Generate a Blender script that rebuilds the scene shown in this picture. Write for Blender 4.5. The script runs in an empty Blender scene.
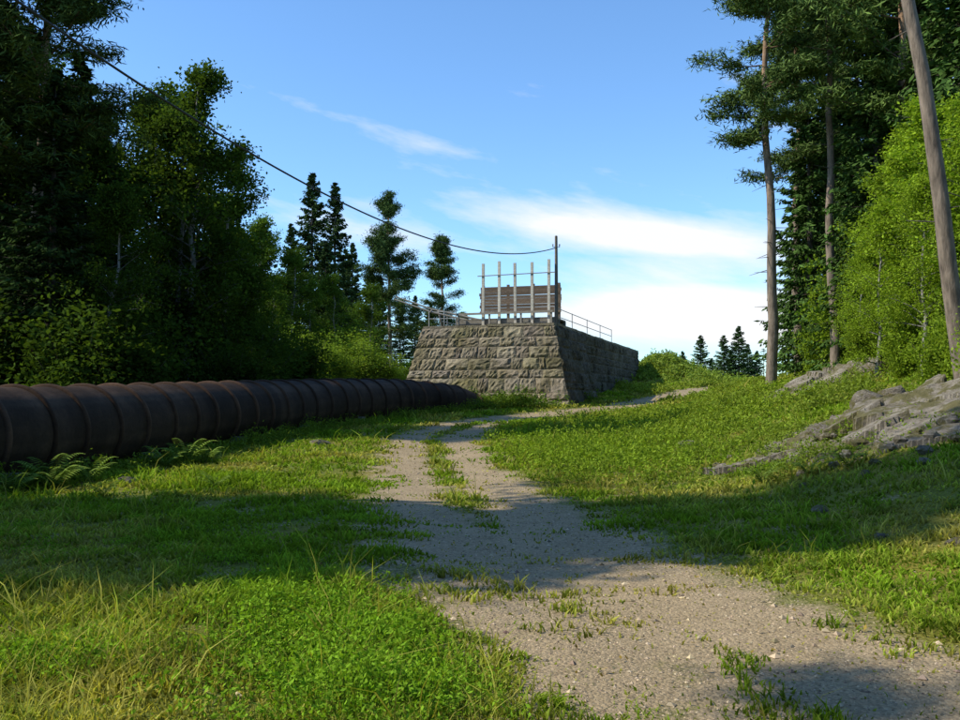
import bpy, math, numpy as np
from mathutils import Vector
rs=np.random.RandomState
R=rs(7)
# ---------------------------------------------------------------- noise
def _h(i,j,s):
    n=(i.astype(np.int64)*374761393+j.astype(np.int64)*668265263+s*982451653)&0x7fffffff
    n=((n^(n>>13))*1274126177)&0x7fffffff
    return ((n^(n>>16))&0xffff)/65535.0
def vn(x,y,s=0):
    x=np.asarray(x,float);y=np.asarray(y,float)
    i=np.floor(x);j=np.floor(y);f=x-i;g=y-j
    f=f*f*(3-2*f);g=g*g*(3-2*g)
    i=i.astype(np.int64);j=j.astype(np.int64)
    return (_h(i,j,s)*(1-f)+_h(i+1,j,s)*f)*(1-g)+(_h(i,j+1,s)*(1-f)+_h(i+1,j+1,s)*f)*g
def fbm(x,y,s=0,o=4):
    a=0;w=.5;t=0
    for k in range(o):
        a=a+w*vn(x*2**k,y*2**k,s+k*17);t+=w;w*=.5
    return a/t
def sm(a,b,x):
    t=np.clip((x-a)/(b-a),0,1);return t*t*(3-2*t)
# ---------------------------------------------------------------- terrain
_ty=np.arange(-100,1000,.5)
_tz=np.interp(_ty,[-100,0,14,22,30,40,49,60,70,80,92,120,200,1000],[0,0,0,.12,.42,.85,1.3,1.9,2.6,3.3,3.4,1.5,-1,-1])
_k=np.hanning(15);_k/=_k.sum();_tz=np.convolve(np.pad(_tz,7,'edge'),_k,'valid')
def xpath(y): 
    return np.interp(y,_ty,_xp)
_xp=np.interp(_ty,[-100,0,3,5,7.2,9,12,16.7,22,30,36,40,44,48,55,65,80,100],[6,4.2,2.7,1.7,1.0,.7,.2,-.5,-.95,-1.5,-.6,1.2,3.9,6.8,10.3,14.5,23,33])
_xp=np.convolve(np.pad(_xp,4,'edge'),np.hanning(9)/np.hanning(9).sum(),'valid')
def H(x,y):
    x=np.asarray(x,float);y=np.asarray(y,float)
    z=np.interp(y,_ty,_tz)
    xb=np.interp(y,[0,8,15,20,32,38,50,65,80],[6,5.2,4.4,4.8,6.3,7.2,11.5,18,23])
    t=x-xb;s=np.where(t>10,t,np.log1p(np.exp(np.clip(t,-20,20)*1.5))/1.5)
    bank=3.6*(1-np.exp(-.42*s/3.6))
    bank=bank*np.interp(y,[-20,0,10,50,75,110],[.3,.4,1,.9,.35,0])
    z=z+bank
    z=z+1.75*np.exp(-((x-15.6)/2.8)**2-((y-80.5)/4)**2)
    z=z+1.1*np.exp(-((x+9)/4)**2-((y-54)/6)**2)
    z=z+.10*(fbm(x/3.1,y/3.1,3,3)-.5)*sm(2,14,np.hypot(x,y)+1)+.05*(fbm(x/.7,y/.7,9,2)-.5)
    z=z-.05*np.exp(-((x-xpath(y))/1.0)**2)
    return z
def pathm(x,y):
    xc=xpath(y);dx=(xpath(y+.5)-xpath(y-.5))
    ds=(x-xc)/np.sqrt(1+dx*dx);d=np.abs(ds)
    hw=np.interp(y,[0,5,10,20,30,38,60,75],[1.65,1.55,1.5,1.4,1.4,1.15,1.1,.7])
    m=1-sm(.35,1.5,d/hw)
    mid=np.exp(-(d/.36)**2)*np.interp(y,[9,15,36,42],[0.05,.8,.9,.1])
    m=m-.20*np.exp(-((ds+.55)/.6)**2)*(1-sm(6,10,y))
    return np.clip(m*(1-mid),0,1)*np.interp(y,[66,76],[1,0])
def rockm(x,y):
    a=np.exp(-(((x-7.8)/2.5)**2+((y-17.3)/3.0)**2)**1.6)
    b=np.exp(-(((x-12.0)/2.4)**2+((y-31.5)/1.6)**2)**1.5)
    return np.clip(a+b,0,1)
# ---------------------------------------------------------------- mesh builder
class MB:
    def __init__(s): s.v=[];s.f=[];s.c=[];s.n=0
    def add(s,v,f,mat=0,col=(1,1,1)):
        v=np.asarray(v,float).reshape(-1,3)
        col=np.asarray(col,float)
        if col.ndim==1: col=np.tile(col,(len(v),1))
        s.v.append(v);s.c.append(col)
        if not isinstance(f,list): f=[f]
        for g in f: s.f.append((np.asarray(g,dtype=np.int64)+s.n,mat))
        s.n+=len(v)
    def mesh(s,name,mats,smooth=()):
        V=np.concatenate(s.v).astype(np.float32);C=np.concatenate(s.c)
        m=bpy.data.meshes.new(name)
        m.vertices.add(len(V));m.vertices.foreach_set('co',V.ravel())
        li=np.concatenate([g.ravel() for g,_ in s.f]).astype(np.int32)
        sz=np.concatenate([np.full(len(g),g.shape[1]) for g,_ in s.f])
        mi=np.concatenate([np.full(len(g),k) for g,k in s.f]).astype(np.int32)
        st=np.concatenate([[0],np.cumsum(sz)[:-1]]).astype(np.int32)
        m.loops.add(len(li));m.loops.foreach_set('vertex_index',li)
        m.polygons.add(len(sz));m.polygons.foreach_set('loop_start',st)
        try: m.polygons.foreach_set('loop_total',sz.astype(np.int32))
        except Exception: pass
        for q in mats: m.materials.append(q)
        m.polygons.foreach_set('material_index',mi)
        sf=np.isin(mi,np.array(list(smooth),dtype=int)) if len(smooth) else np.zeros(len(mi),bool)
        m.polygons.foreach_set('use_smooth',sf)
        a=m.color_attributes.new('Col','FLOAT_COLOR','POINT')
        a.data.foreach_set('color',np.concatenate([C,np.ones((len(C),1))],1).astype(np.float32).ravel())
        m.update(calc_edges=True);m.validate()
        return m
def obj(name,m,loc=(0,0,0),rot=0,sc=1,parent=None,color=None):
    o=bpy.data.objects.new(name,m);o.location=loc
    o.rotation_euler=(0,0,rot) if np.isscalar(rot) else rot
    o.scale=(sc,sc,sc) if np.isscalar(sc) else sc
    bpy.context.scene.collection.objects.link(o)
    if parent: o.parent=parent
    if color: o.color=(*color,1)
    return o
def tube(p,r,n=8,cap=False):
    p=np.asarray(p,float);r=np.broadcast_to(np.asarray(r,float),(len(p),))
    t=np.gradient(p,axis=0);t/=np.linalg.norm(t,axis=1)[:,None]+1e-9
    c_=[np.array([0,0,1.]),np.array([1.,0,0]),np.array([0,1.,0]),np.array([.6,.64,.48])]
    mx=[np.abs(t@q).max() for q in c_]
    ref=c_[0] if mx[0]<.9 else c_[int(np.argmin(mx))]
    a=np.cross(t,ref);a/=np.linalg.norm(a,axis=1)[:,None]+1e-9;b=np.cross(t,a)
    th=np.arange(n)*2*np.pi/n
    v=p[:,None]+r[:,None,None]*(np.cos(th)[None,:,None]*a[:,None]+np.sin(th)[None,:,None]*b[:,None])
    v=v.reshape(-1,3);k=len(p)
    i=np.arange(k-1)[:,None]*n+np.arange(n)[None];j=np.arange(k-1)[:,None]*n+(np.arange(n)[None]+1)%n
    f=np.stack([i,j,j+n,i+n],-1).reshape(-1,4)
    return v,f
def beam(mb,p0,p1,w,h,mat=0,col=(1,1,1)):
    p0=np.array(p0,float);p1=np.array(p1,float);t=p1-p0;t/=np.linalg.norm(t)
    up=np.array([0,0,1.]) if abs(t[2])<.9 else np.array([E2[0],E2[1],0])
    a=np.cross(t,up);a/=np.linalg.norm(a);b=np.cross(a,t)
    v=[q+sx*a*w/2+sz*b*h/2 for q in(p0,p1) for sx,sz in((-1,-1),(1,-1),(1,1),(-1,1))]
    f=[[0,1,2,3],[7,6,5,4],[0,4,5,1],[1,5,6,2],[2,6,7,3],[3,7,4,0]]
    mb.add(v,np.array(f)[:, ::-1],mat,col)
def leaves(c,size,rr,elong=.55,updir=.35):
    n=len(c);a=rr.normal(size=(n,3));a/=np.linalg.norm(a,axis=1)[:,None]
    nn=rr.normal(size=(n,3));nn[:,2]+=updir*2
    b=np.cross(a,nn);b/=np.linalg.norm(b,axis=1)[:,None]+1e-9
    s=(size*rr.uniform(.6,1.3,n))[:,None]
    v=np.stack([c-a*s,c+b*s*elong,c+a*s,c-b*s*elong],1).reshape(-1,3)
    return v,np.arange(4*n).reshape(-1,4)
# ---------------------------------------------------------------- materials
def newmat(name):
    m=bpy.data.materials.new(name);m.use_nodes=True;nt=m.node_tree;nt.nodes.clear()
    return m,nt,nt.nodes.new,nt.links.new
def node(nt,typ,ins=None,**kw):
    n=nt.nodes.new(typ)
    for k,v in kw.items(): setattr(n,k,v)
    for k,v in (ins or {}).items():
        if hasattr(v,'is_output') : nt.links.new(v,n.inputs[k])
        else: n.inputs[k].default_value=v
    return n
def mixc(nt,f,a,b,bt='MIX'):
    n=nt.nodes.new('ShaderNodeMix');n.data_type='RGBA';n.blend_type=bt
    for i,v in((0,f),(6,a),(7,b)):
        if hasattr(v,'is_output'): nt.links.new(v,n.inputs[i])
        else: n.inputs[i].default_value=v if i==0 else (*v,1)
    return n.outputs[2]
def mth(nt,op,a,b=0,c=0,clamp=False):
    n=nt.nodes.new('ShaderNodeMath');n.operation=op;n.use_clamp=clamp
    for i,v in enumerate((a,b,c)):
        if hasattr(v,'is_output'): nt.links.new(v,n.inputs[i])
        else: n.inputs[i].default_value=v
    return n.outputs[0]
def ramp(nt,f,stops):
    n=nt.nodes.new('ShaderNodeValToRGB');nt.links.new(f,n.inputs[0]);e=n.color_ramp.elements
    while len(e)<len(stops): e.new(.5)
    for q,(p,c) in zip(e,stops):
        q.position=p;q.color=(*c,1) if len(c)==3 else c
    return n.outputs[0]
def noise(nt,scale,detail=4,vec=None,rough=.5):
    n=node(nt,'ShaderNodeTexNoise',{'Scale':scale,'Detail':detail,'Roughness':rough})
    if vec is not None: nt.links.new(vec,n.inputs['Vector'])
    return n.outputs[0]
def foliage(name,trans=.35,useobj=True):
    m,nt,N,L=newmat(name)
    c=node(nt,'ShaderNodeAttribute',attribute_name='Col').outputs['Color']
    if useobj: c=mixc(nt,1.,c,N('ShaderNodeObjectInfo').outputs['Color'],'MULTIPLY')
    p=node(nt,'ShaderNodeBsdfDiffuse',{'Color':c})
    o=N('ShaderNodeOutputMaterial')
    if trans<=0: L(p.outputs[0],o.inputs[0]);return m
    c2=mixc(nt,1.,c,(1.3,1.3,.55),'MULTIPLY')
    t=node(nt,'ShaderNodeBsdfTranslucent',{'Color':c2})
    mx=N('ShaderNodeMixShader');mx.inputs[0].default_value=trans
    L(p.outputs[0],mx.inputs[1]);L(t.outputs[0],mx.inputs[2])
    L(mx.outputs[0],o.inputs[0]);return m
def simple(name,fn,rough=.85,bump=None,spec=.3,metal=0):
    m,nt,N,L=newmat(name)
    c,hgt=fn(nt)
    p=node(nt,'ShaderNodeBsdfPrincipled',{'Base Color':c,'Roughness':rough,'Specular IOR Level':spec,'Metallic':metal})
    if hgt is not None:
        b=node(nt,'ShaderNodeBump',{'Strength':bump[0],'Distance':bump[1],'Height':hgt});L(b.outputs[0],p.inputs['Normal'])
    o=N('ShaderNodeOutputMaterial');L(p.outputs[0],o.inputs[0]);return m
def attr(nt): return node(nt,'ShaderNodeAttribute',attribute_name='Col').outputs['Color']
def objc(nt): return nt.nodes.new('ShaderNodeTexCoord').outputs['Object']
M_leaf=foliage('leaf',.38); M_needle=foliage('needle',0); M_grass=foliage('grass_blade',.35,False)
def f_bark(nt):
    v=node(nt,'ShaderNodeMapping',{'Vector':objc(nt),'Scale':(9,9,2)}).outputs[0]
    n=noise(nt,1,6,v,.65)
    return mixc(nt,1.,attr(nt),ramp(nt,n,[(.3,(.35,.35,.35)),(.7,(1.3,1.3,1.3))]),'MULTIPLY'),n
M_bark=simple('bark',f_bark,.9,(.8,.05))
def f_ground(nt):
    a=attr(nt);s=node(nt,'ShaderNodeSeparateColor',{'Color':a})
    co=objc(nt)
    n1=noise(nt,1.3,6,co,.6);n2=noise(nt,28,5,co,.7);n3=noise(nt,.35,3,co)
    vor=node(nt,'ShaderNodeTexVoronoi',{'Scale':42.,'Vector':co})
    grass=ramp(nt,n2,[(.3,(.065,.075,.015)),(.55,(.15,.185,.03)),(.75,(.23,.25,.05))])
    grass=mixc(nt,ramp(nt,n3,[(.4,(0,0,0)),(.65,(1,1,1))]),grass,mixc(nt,1.,grass,(1.6,1.15,1.1),'MULTIPLY'))
    grav=ramp(nt,n2,[(.25,(.17,.115,.06)),(.5,(.39,.295,.175)),(.75,(.62,.49,.31))])
    vc=mixc(nt,1.,ramp(nt,node(nt,'ShaderNodeSeparateColor',{'Color':vor.outputs['Color']}).outputs[0],[(0,(.35,.35,.35)),(1,(1.4,1.4,1.4))]),(.44,.335,.20),'MULTIPLY')
    grav=mixc(nt,.5,grav,vc)
    grav=mixc(nt,.4,grav,mixc(nt,n1,(.10,.07,.03),(.56,.43,.26)))
    pm=mth(nt,'MULTIPLY_ADD',mth(nt,'SUBTRACT',n1,.5),1.9,s.outputs[0])
    pm=mth(nt,'MULTIPLY_ADD',mth(nt,'SUBTRACT',n2,.5),1.1,pm)
    pm=ramp(nt,pm,[(.15,(0,0,0)),(.6,(1,1,1))])
    c=mixc(nt,pm,grass,grav)
    rm=mth(nt,'MULTIPLY_ADD',mth(nt,'SUBTRACT',n1,.5),1.2,s.outputs[1])
    rm=ramp(nt,rm,[(.3,(0,0,0)),(.55,(1,1,1))])
    dirt=ramp(nt,noise(nt,6,7,co,.7),[(.3,(.12,.095,.06)),(.6,(.27,.225,.145)),(.75,(.40,.35,.27))])
    c=mixc(nt,rm,c,dirt)
    h=mth(nt,'ADD',n2,mth(nt,'MULTIPLY',vor.outputs['Distance'],-.6))
    return c,h
M_ground=simple('ground_soil',f_ground,.95,(.6,.03),.1)
def f_stone(nt):
    co=objc(nt);n=noise(nt,5,8,co,.7);n2=noise(nt,.7,5,co,.65)
    c=mixc(nt,1.,attr(nt),ramp(nt,n,[(.3,(.45,.43,.40)),(.5,(.93,.92,.89)),(.7,(1.3,1.27,1.2))]),'MULTIPLY')
    c=mixc(nt,ramp(nt,n2,[(.42,(0,0,0)),(.66,(.9,.9,.9))]),c,mixc(nt,1.,c,(.52,.53,.36),'MULTIPLY'))
    return c,n
M_stone=simple('granite_block',f_stone,.9,(.9,.08),.15)
M_mortar=simple('mortar',lambda nt:(mixc(nt,noise(nt,4,4,objc(nt)),(.08,.07,.05),(.17,.15,.11)),None),.95)
def f_rock(nt):
    co=objc(nt);n=noise(nt,4,10,co,.75);n2=noise(nt,1.1,8,co,.75)
    c=ramp(nt,n,[(.28,(.09,.075,.055)),(.5,(.28,.24,.185)),(.72,(.50,.455,.38))])
    c=mixc(nt,ramp(nt,n2,[(.47,(0,0,0)),(.54,(1,1,1))]),c,mixc(nt,n,(.06,.06,.02),(.25,.215,.10)))
    return c,n
M_rock=simple('rock',f_rock,.92,(1.,.12),.15)
def f_rust(nt):
    co=objc(nt);n=noise(nt,2.2,8,co,.7);n2=noise(nt,14,5,co,.7)
    c=ramp(nt,n,[(.3,(.020,.013,.009)),(.5,(.052,.033,.022)),(.72,(.115,.070,.044))])
    c=mixc(nt,.5,c,mixc(nt,n2,(.020,.014,.011),(.10,.064,.043)))
    return mixc(nt,1.,c,attr(nt),'MULTIPLY'),n2
M_rust=simple('rusty_pipe',f_rust,.85,(.5,.02),.12)
def f_wood(nt):
    co=node(nt,'ShaderNodeMapping',{'Vector':objc(nt),'Scale':(5,5,14)}).outputs[0]
    n=noise(nt,1,6,co,.7)
    return mixc(nt,1.,attr(nt),ramp(nt,n,[(.3,(.6,.58,.55)),(.7,(1.15,1.13,1.1))]),'MULTIPLY'),n
M_wood=simple('weathered_wood',f_wood,.85,(.4,.01),.2)
M_metal=simple('galvanised_rail',lambda nt:(mixc(nt,noise(nt,8,4,objc(nt)),(.22,.22,.21),(.42,.42,.41)),None),.55)
M_cable=simple('cable_sheath',lambda nt:(mixc(nt,noise(nt,3,2,objc(nt)),(.02,.02,.02),(.06,.06,.06)),None),.6)
M_peb=simple('pebble',lambda nt:(attr(nt),None),.9)
# ---------------------------------------------------------------- ground
nx,ny=380,440
u=np.linspace(-1,1,nx);X=4*np.sinh(u*5.9)
w=np.linspace(-3.3,5.75,ny);Y=10+6*np.sinh(w)
XX,YY=np.meshgrid(X,Y);ZZ=H(XX,YY)
vv=np.stack([XX,YY,ZZ],-1).reshape(-1,3)
cc=np.stack([pathm(XX,YY),rockm(XX,YY),YY*0],-1).reshape(-1,3)
i=np.arange(ny-1)[:,None]*nx+np.arange(nx-1)[None]
ff=np.stack([i,i+1,i+1+nx,i+nx],-1).reshape(-1,4)
mb=MB();mb.add(vv,ff,0,cc);obj('ground',mb.mesh('ground',[M_ground],(0,)))
# ---------------------------------------------------------------- grass
def footprint(n,rr,d0=2.6,d1=75,p=-.7,am=.62):
    q=p+1;d=(rr.uniform(0,1,n)*(d1**q-d0**q)+d0**q)**(1/q)
    t=rr.uniform(-am,am,n);return d*np.sin(t),d*np.cos(t),d
def on_struct(x,y):
    dx=x-4;dy=y-50;uu=dx*.951-dy*.309;ww=dx*.309+dy*.951
    return ((uu>-9)&(uu<.9)&(ww>-.9)&(ww<8))|((uu>-2)&(uu<.1)&(ww>0)&(ww<31))
rr=rs(11)
x,y,d=footprint(400000,rr,2.6,100)
pm=pathm(x,y)+ (fbm(x/.8,y/.8,5,3)-.5)*1.7*np.interp(y,[35,45],[1,.5])+(vn(x*6,y*6,8)-.5)*.6
rk=rockm(x,y)+(fbm(x/.7,y/.7,25,3)-.5)*1.2
keep=(rr.uniform(size=len(x))<np.clip(1.2-pm*1.7,.06,1))&(rr.uniform(size=len(x))<np.clip(1.3-rk*2.0,.10,1))&~on_struct(x,y)
x,y,d,pm=x[keep],y[keep],d[keep],pm[keep]
z=H(x,y);n=len(x)
tuft=fbm(x/.38,y/.38,31,3);big=fbm(x/2.5,y/2.5,41,3)
hg=(.02+.10*tuft**2.2+.05*np.clip(big-.45,0,1)*2)*rr.uniform(.5,1.5,n)*(1+.018*d)
hg*=np.clip(1.15-pm*.9,.3,1.1)
wd=(.0024+.00085*d)*rr.uniform(.7,1.4,n)
tall=(rr.uniform(size=n)<.05*(fbm(x/1.3,y/1.3,91,3)>.52))&(pm<.25)&(y<40)
hg=np.where(tall,hg*2.6+.05,hg);wd=np.where(tall,wd*.6,wd)
an=rr.uniform(0,2*np.pi,n);ax=np.stack([np.cos(an),np.sin(an),0*an],1)
ln=rr.normal(size=(n,3))*.6;ln[:,2]=0
b=np.stack([x,y,z-.005],1)
mid=b+ln*hg[:,None]*.35+np.array([0,0,1])*hg[:,None]*.6
tip=b+ln*hg[:,None]*1.1+np.array([0,0,1])*hg[:,None]
V=np.stack([b-ax*wd[:,None],b+ax*wd[:,None],mid+ax*wd[:,None]*.8,mid-ax*wd[:,None]*.8,tip],1).reshape(-1,3)
k=np.arange(n)[:,None]*5
dry=np.clip((fbm(x/1.7,y/1.7,51,4)-.45)*3.2+rr.normal(size=n)*.22+pm*.45+.3*sm(1,4,x)*(y<16)+.15*sm(20,30,y)*(x>1)+.4*tall,0,1)[:,None]
g1=np.array([.20,.32,.024]);g2=np.array([.43,.40,.09])
C=(g1*(1-dry)+g2*dry)*rr.uniform(.6,1.3,n)[:,None]*(.45+1.1*fbm(x/.5,y/.5,77,3))[:,None]
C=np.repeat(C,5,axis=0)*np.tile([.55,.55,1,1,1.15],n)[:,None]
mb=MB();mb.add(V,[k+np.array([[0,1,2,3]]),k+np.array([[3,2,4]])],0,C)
obj('grass',mb.mesh('grass',[M_grass]))
# ---------------------------------------------------------------- weeds
def weedpatch(name,n,fx,hh,ls,seed,cl=(.12,.25,.03)):
    rr=rs(seed);x,y=fx(rr,n);kp=pathm(x,y)<.45;x=x[kp];y=y[kp];n=len(x);z=H(x,y);m=7
    h=hh*rr.uniform(.4,1.2,n)*(.3+1.2*fbm(x*1.6,y*1.6,seed,2)**1.5)
    t=rr.uniform(.25,1,(n,m));off=rr.normal(size=(n,m,2))*ls*1.1
    c=np.stack([x[:,None]+off[...,0],y[:,None]+off[...,1],z[:,None]+h[:,None]*t],-1).reshape(-1,3)
    v,f=leaves(c,ls,rr,.45,1.0)
    col=np.repeat(np.array(cl)*rr.uniform(.6,1.35,(n*m,1))*np.array([1,1,1])+rr.uniform(0,.03,(n*m,1))*np.array([1,.6,0]),4,axis=0)
    mb=MB();mb.add(v,f,0,col)
    b=np.stack([x,y,z],1);tp=b+np.stack([rr.normal(size=n)*.02,rr.normal(size=n)*.02,h],1);q=np.array([.002,0,0])
    mb.add(np.stack([b-q,b+q,tp],1).reshape(-1,3),np.arange(3*n).reshape(-1,3),0,(.09,.15,.03))
    obj(name,mb.mesh(name,[M_grass]))
def blob(cx,cy,sx,sy): return lambda rr,n:(cx+rr.normal(size=n)*sx,cy+rr.normal(size=n)*sy)
def clumps(x0,x1,y0,y1,nc,sp):
    def f(rr,n):
        c=np.stack([rr.uniform(x0,x1,nc),rr.uniform(y0,y1,nc)],1);k=rr.randint(0,nc,n)
        s=sp*rr.uniform(.5,1.5,nc)[k]
        return c[k,0]+rr.normal(size=n)*s,c[k,1]+rr.normal(size=n)*s
    return f
WG=(.21,.38,.03)
weedpatch('weed_patch',2600,blob(-.95,6.3,.42,.75),.26,.019,1,WG)
weedpatch('weed_patch',900,blob(-.45,5.1,.3,.35),.21,.017,2,WG)
weedpatch('weed_patch',500,blob(-2.6,5.9,.3,.3),.16,.017,6,WG)
weedpatch('weed_patch',2500,clumps(-6,1.5,4.5,13,55,.12),.12,.015,16,WG)
weedpatch('weed_patch',900,clumps(2.5,7,5,13,30,.08),.08,.015,17,(.2,.29,.04))
weedpatch('weed_patch',2600,blob(2.9,24,1.3,3.0),.5,.042,3,(.21,.32,.03))
weedpatch('weed_patch',2600,clumps(1.5,7,14,34,36,.3),.36,.035,4,(.19,.28,.035))
weedpatch('weed_patch',2600,blob(7.5,33,2.2,5),.5,.06,5,(.21,.30,.035))
weedpatch('weed_patch',1500,blob(.6,47.2,1.3,.6),.9,.07,8,(.12,.20,.03))
weedpatch('weed_patch',2500,blob(15.6,80,2.3,2.5),.8,.13,18,(.21,.29,.05))
weedpatch('weed_patch',2500,clumps(9,20,50,80,30,.6),.5,.10,19,(.21,.28,.04))
weedpatch('weed_patch',2500,clumps(8,15,22,38,30,.4),.5,.05,20,(.19,.26,.04))
weedpatch('weed_patch',2600,clumps(5,10,14.5,21.5,34,.24),.34,.03,23,(.2,.28,.04))
weedpatch('weed_patch',900,clumps(4.6,6.5,50,62,14,.3),.8,.07,24,(.13,.2,.03))
def alongpipe(rr,n):
    t=rr.uniform(14,46,n);px=np.interp(t,[12,18,25,32,38,43,46.5],[-10.4,-9.2,-8.2,-6.9,-5.2,-3.2,-1])
    return px+1.15+np.abs(rr.normal(size=n))*.35,t
weedpatch('weed_patch',2600,alongpipe,.45,.04,9,(.15,.23,.03))
# ---------------------------------------------------------------- gravel
rr=rs(21);x,y,d=footprint(60000,rr,2.6,30,-.6)
pm=pathm(x,y)+(fbm(x/.8,y/.8,5,3)-.5)*.8
kp=(rr.uniform(size=len(x))<np.clip(pm*1.4-.1,0.01,1));x,y,d=x[kp],y[kp],d[kp];n=len(x)
o=np.array([[1,0,0],[0,1,0],[-1,0,0],[0,-1,0],[0,0,1],[0,0,-1.]])
s=(.003+.0005*d+rr.pareto(2.6,n)*.004).clip(0,.034)
V=np.repeat(o[None],n,0)*rr.uniform(.6,1.3,(n,6,1))*s[:,None,None];V[...,2]*=.6
a=rr.uniform(0,6.3,n);ca,sa=np.cos(a)[:,None],np.sin(a)[:,None]
V=np.stack([V[...,0]*ca-V[...,1]*sa,V[...,0]*sa+V[...,1]*ca,V[...,2]],-1)+np.stack([x,y,H(x,y)+s*.1],1)[:,None]
F=np.array([[0,1,4],[1,2,4],[2,3,4],[3,0,4],[1,0,5],[2,1,5],[3,2,5],[0,3,5]])
F=(np.arange(n)[:,None,None]*6+F[None]).reshape(-1,3)
C=np.repeat(np.array([.46,.365,.24])*rr.uniform(.3,1.4,(n,1))+rr.normal(size=(n,3))*.012,6,axis=0).clip(.02,.7)
mb=MB();mb.add(V.reshape(-1,3),F,0,C);obj('gravel',mb.mesh('gravel',[M_peb]))
rr=rs(22);x,y,d=footprint(900,rr,3,22,-.3);c=np.stack([x,y,H(x,y)+.03],1)
v,f=leaves(c,.02,rr,.6,2.5);mb=MB();mb.add(v,f,0,np.repeat(np.array([.38,.27,.07])*rr.uniform(.5,1.4,(900,1)),4,axis=0));obj('fallen_leaves',mb.mesh('fallen_leaves',[M_grass]))
# ---------------------------------------------------------------- rocks
def rockmesh(seed,sub=40):
    rr=rs(seed)
    th=np.linspace(0,2*np.pi,sub,endpoint=False);ph=np.linspace(-.3,np.pi/2,sub//2)
    T,P=np.meshgrid(th,ph)
    dx=np.cos(T)*np.cos(P);dy=np.sin(T)*np.cos(P);dz=np.sin(P)
    pl=rr.normal(size=(14,3));pl/=np.linalg.norm(pl,axis=1)[:,None];pd=rr.uniform(.68,.95,14)
    D=np.stack([dx,dy,dz],-1);dd=np.maximum(D@pl.T,1e-3);r=np.minimum((pd/dd).min(-1),1.05)
    r=r*(1+.10*(fbm(dx*3+dz*2+5,dy*3+dz+9,seed,4)-.5))+.03*(fbm(dx*11+dz*5+5,dy*11+dz*4+9,seed,3)-.5)
    v=(D*r[...,None]).reshape(-1,3);k=sub;q=sub//2
    i=np.arange(q-1)[:,None]*k+np.arange(k)[None];j=np.arange(q-1)[:,None]*k+(np.arange(k)[None]+1)%k
    mb=MB();mb.add(v,np.stack([i,j,j+k,i+k],-1).reshape(-1,4));return mb.mesh('rock',[M_rock],())
RK=[rockmesh(s) for s in(1,2,3,4)]
def rock(nm,x,y,s,rot,dz=0,k=0,tilt=0): obj(nm,RK[k],(x,y,float(H(x,y))+dz),(tilt,0,rot),s)
def outcrop(x0,x1,y0,y1,cx,cy,sx,sy,amp,seed,n=230,nc=110):
    rr=rs(seed)
    gx,gy=np.meshgrid(np.linspace(x0,x1,n),np.linspace(y0,y1,n))
    wx=gx+.35*(fbm(gx*1.6,gy*1.6,seed+5,3)-.5);wy=gy+.35*(fbm(gx*1.6,gy*1.6,seed+6,3)-.5)
    cxs=rr.uniform(x0,x1,nc);cys=rr.uniform(y0,y1,nc)
    dd=((wx[...,None]-cxs)**2*1.0+((wy[...,None]-cys)*1.5)**2);k=dd.argmin(-1)
    def env(a,b):
        r=((a-cx)/sx)**2+((b-cy)/sy)**2;return np.exp(-r**1.5)
    hs=env(cxs,cys)*amp*rr.uniform(.75,1.15,nc)+rr.uniform(-.06,.08,nc)*amp
    tx=rr.normal(size=nc)*.12;ty=rr.normal(size=nc)*.12+.05
    h=hs[k]*.55+env(gx,gy)*amp*.45+tx[k]*(gx-cxs[k])+ty[k]*(gy-cys[k])
    h=h+.09*(fbm(gx*4,gy*4,seed+2,4)-.5)+.16*(fbm(gx*1.2,gy*1.2,seed+9,3)-.5)
    e=env(gx,gy);h=h-.15*amp/.5-.25*(1-np.clip(e*3,0,1))
    v=np.stack([gx,gy,H(gx,gy)+h],-1).reshape(-1,3)
    i=np.arange(n-1)[:,None]*n+np.arange(n-1)[None]
    mb=MB();mb.add(v,np.stack([i,i+1,i+1+n,i+n],-1).reshape(-1,4));obj('rock_outcrop',mb.mesh('rock_outcrop',[M_rock],()))
outcrop(4.2,12.2,12.8,23.2,8.1,17.6,2.6,3.4,.55,301)
outcrop(8.2,15.6,28.6,34.6,12.0,31.6,2.3,1.5,.8,311,150,60)
rock('boulder',8.3,20.0,(.5,.4,.36),.5,.2,3)
rock('boulder',8.9,20.3,(.33,.3,.3),1.5,.25,1)
rock('boulder',7.2,16.6,(.3,.22,.16),2.5,.15,2)
rock('boulder',6.7,18.6,(.36,.25,.2),.9,.15,0)
rock('boulder',12.8,31.2,(.9,.6,.5),.9,.25,0)
rock('boulder',-4.6,27.2,(.35,.25,.22),.5,-.05,1)
rock('boulder',-6.6,17.6,(.3,.22,.13),1.5,-.03,2)
rock('boulder',5.4,24.5,(.4,.3,.2),1,-.05,0)
rock('boulder',4.4,10.4,(.16,.1,.06),1,-.02,1)
rock('boulder',4.9,9.6,(.2,.12,.07),.3,-.02,2)
rr=rs(33);mb=MB()
for k in range(110):
    x_,y_=7.4+rr.normal()*1.5,16.6+rr.normal()*2.0;s_=rr.uniform(.04,.14);a=rr.uniform(0,6.3)
    th=np.linspace(0,2*np.pi,7,endpoint=False);lv=[]
    for zz_,rd in((-.4,.8),(.15,1.),(.6,.55)): lv+= [[math.cos(t_+a)*rd*rr.uniform(.75,1.2),math.sin(t_+a)*rd*rr.uniform(.6,1.),zz_*rr.uniform(.7,1.2)] for t_ in th]
    lv.append([0,0,.65]);lv=np.array(lv)*s_+np.array([x_,y_,float(H(x_,y_))+float(rockm(x_,y_))*.22])
    f=[[i_+7*l,(i_+1)%7+7*l,(i_+1)%7+7*l+7,i_+7*l+7] for l in(0,1) for i_ in range(7)]
    mb.add(lv,[np.array(f),np.array([[14+i_,14+(i_+1)%7,21] for i_ in range(7)])])
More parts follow.
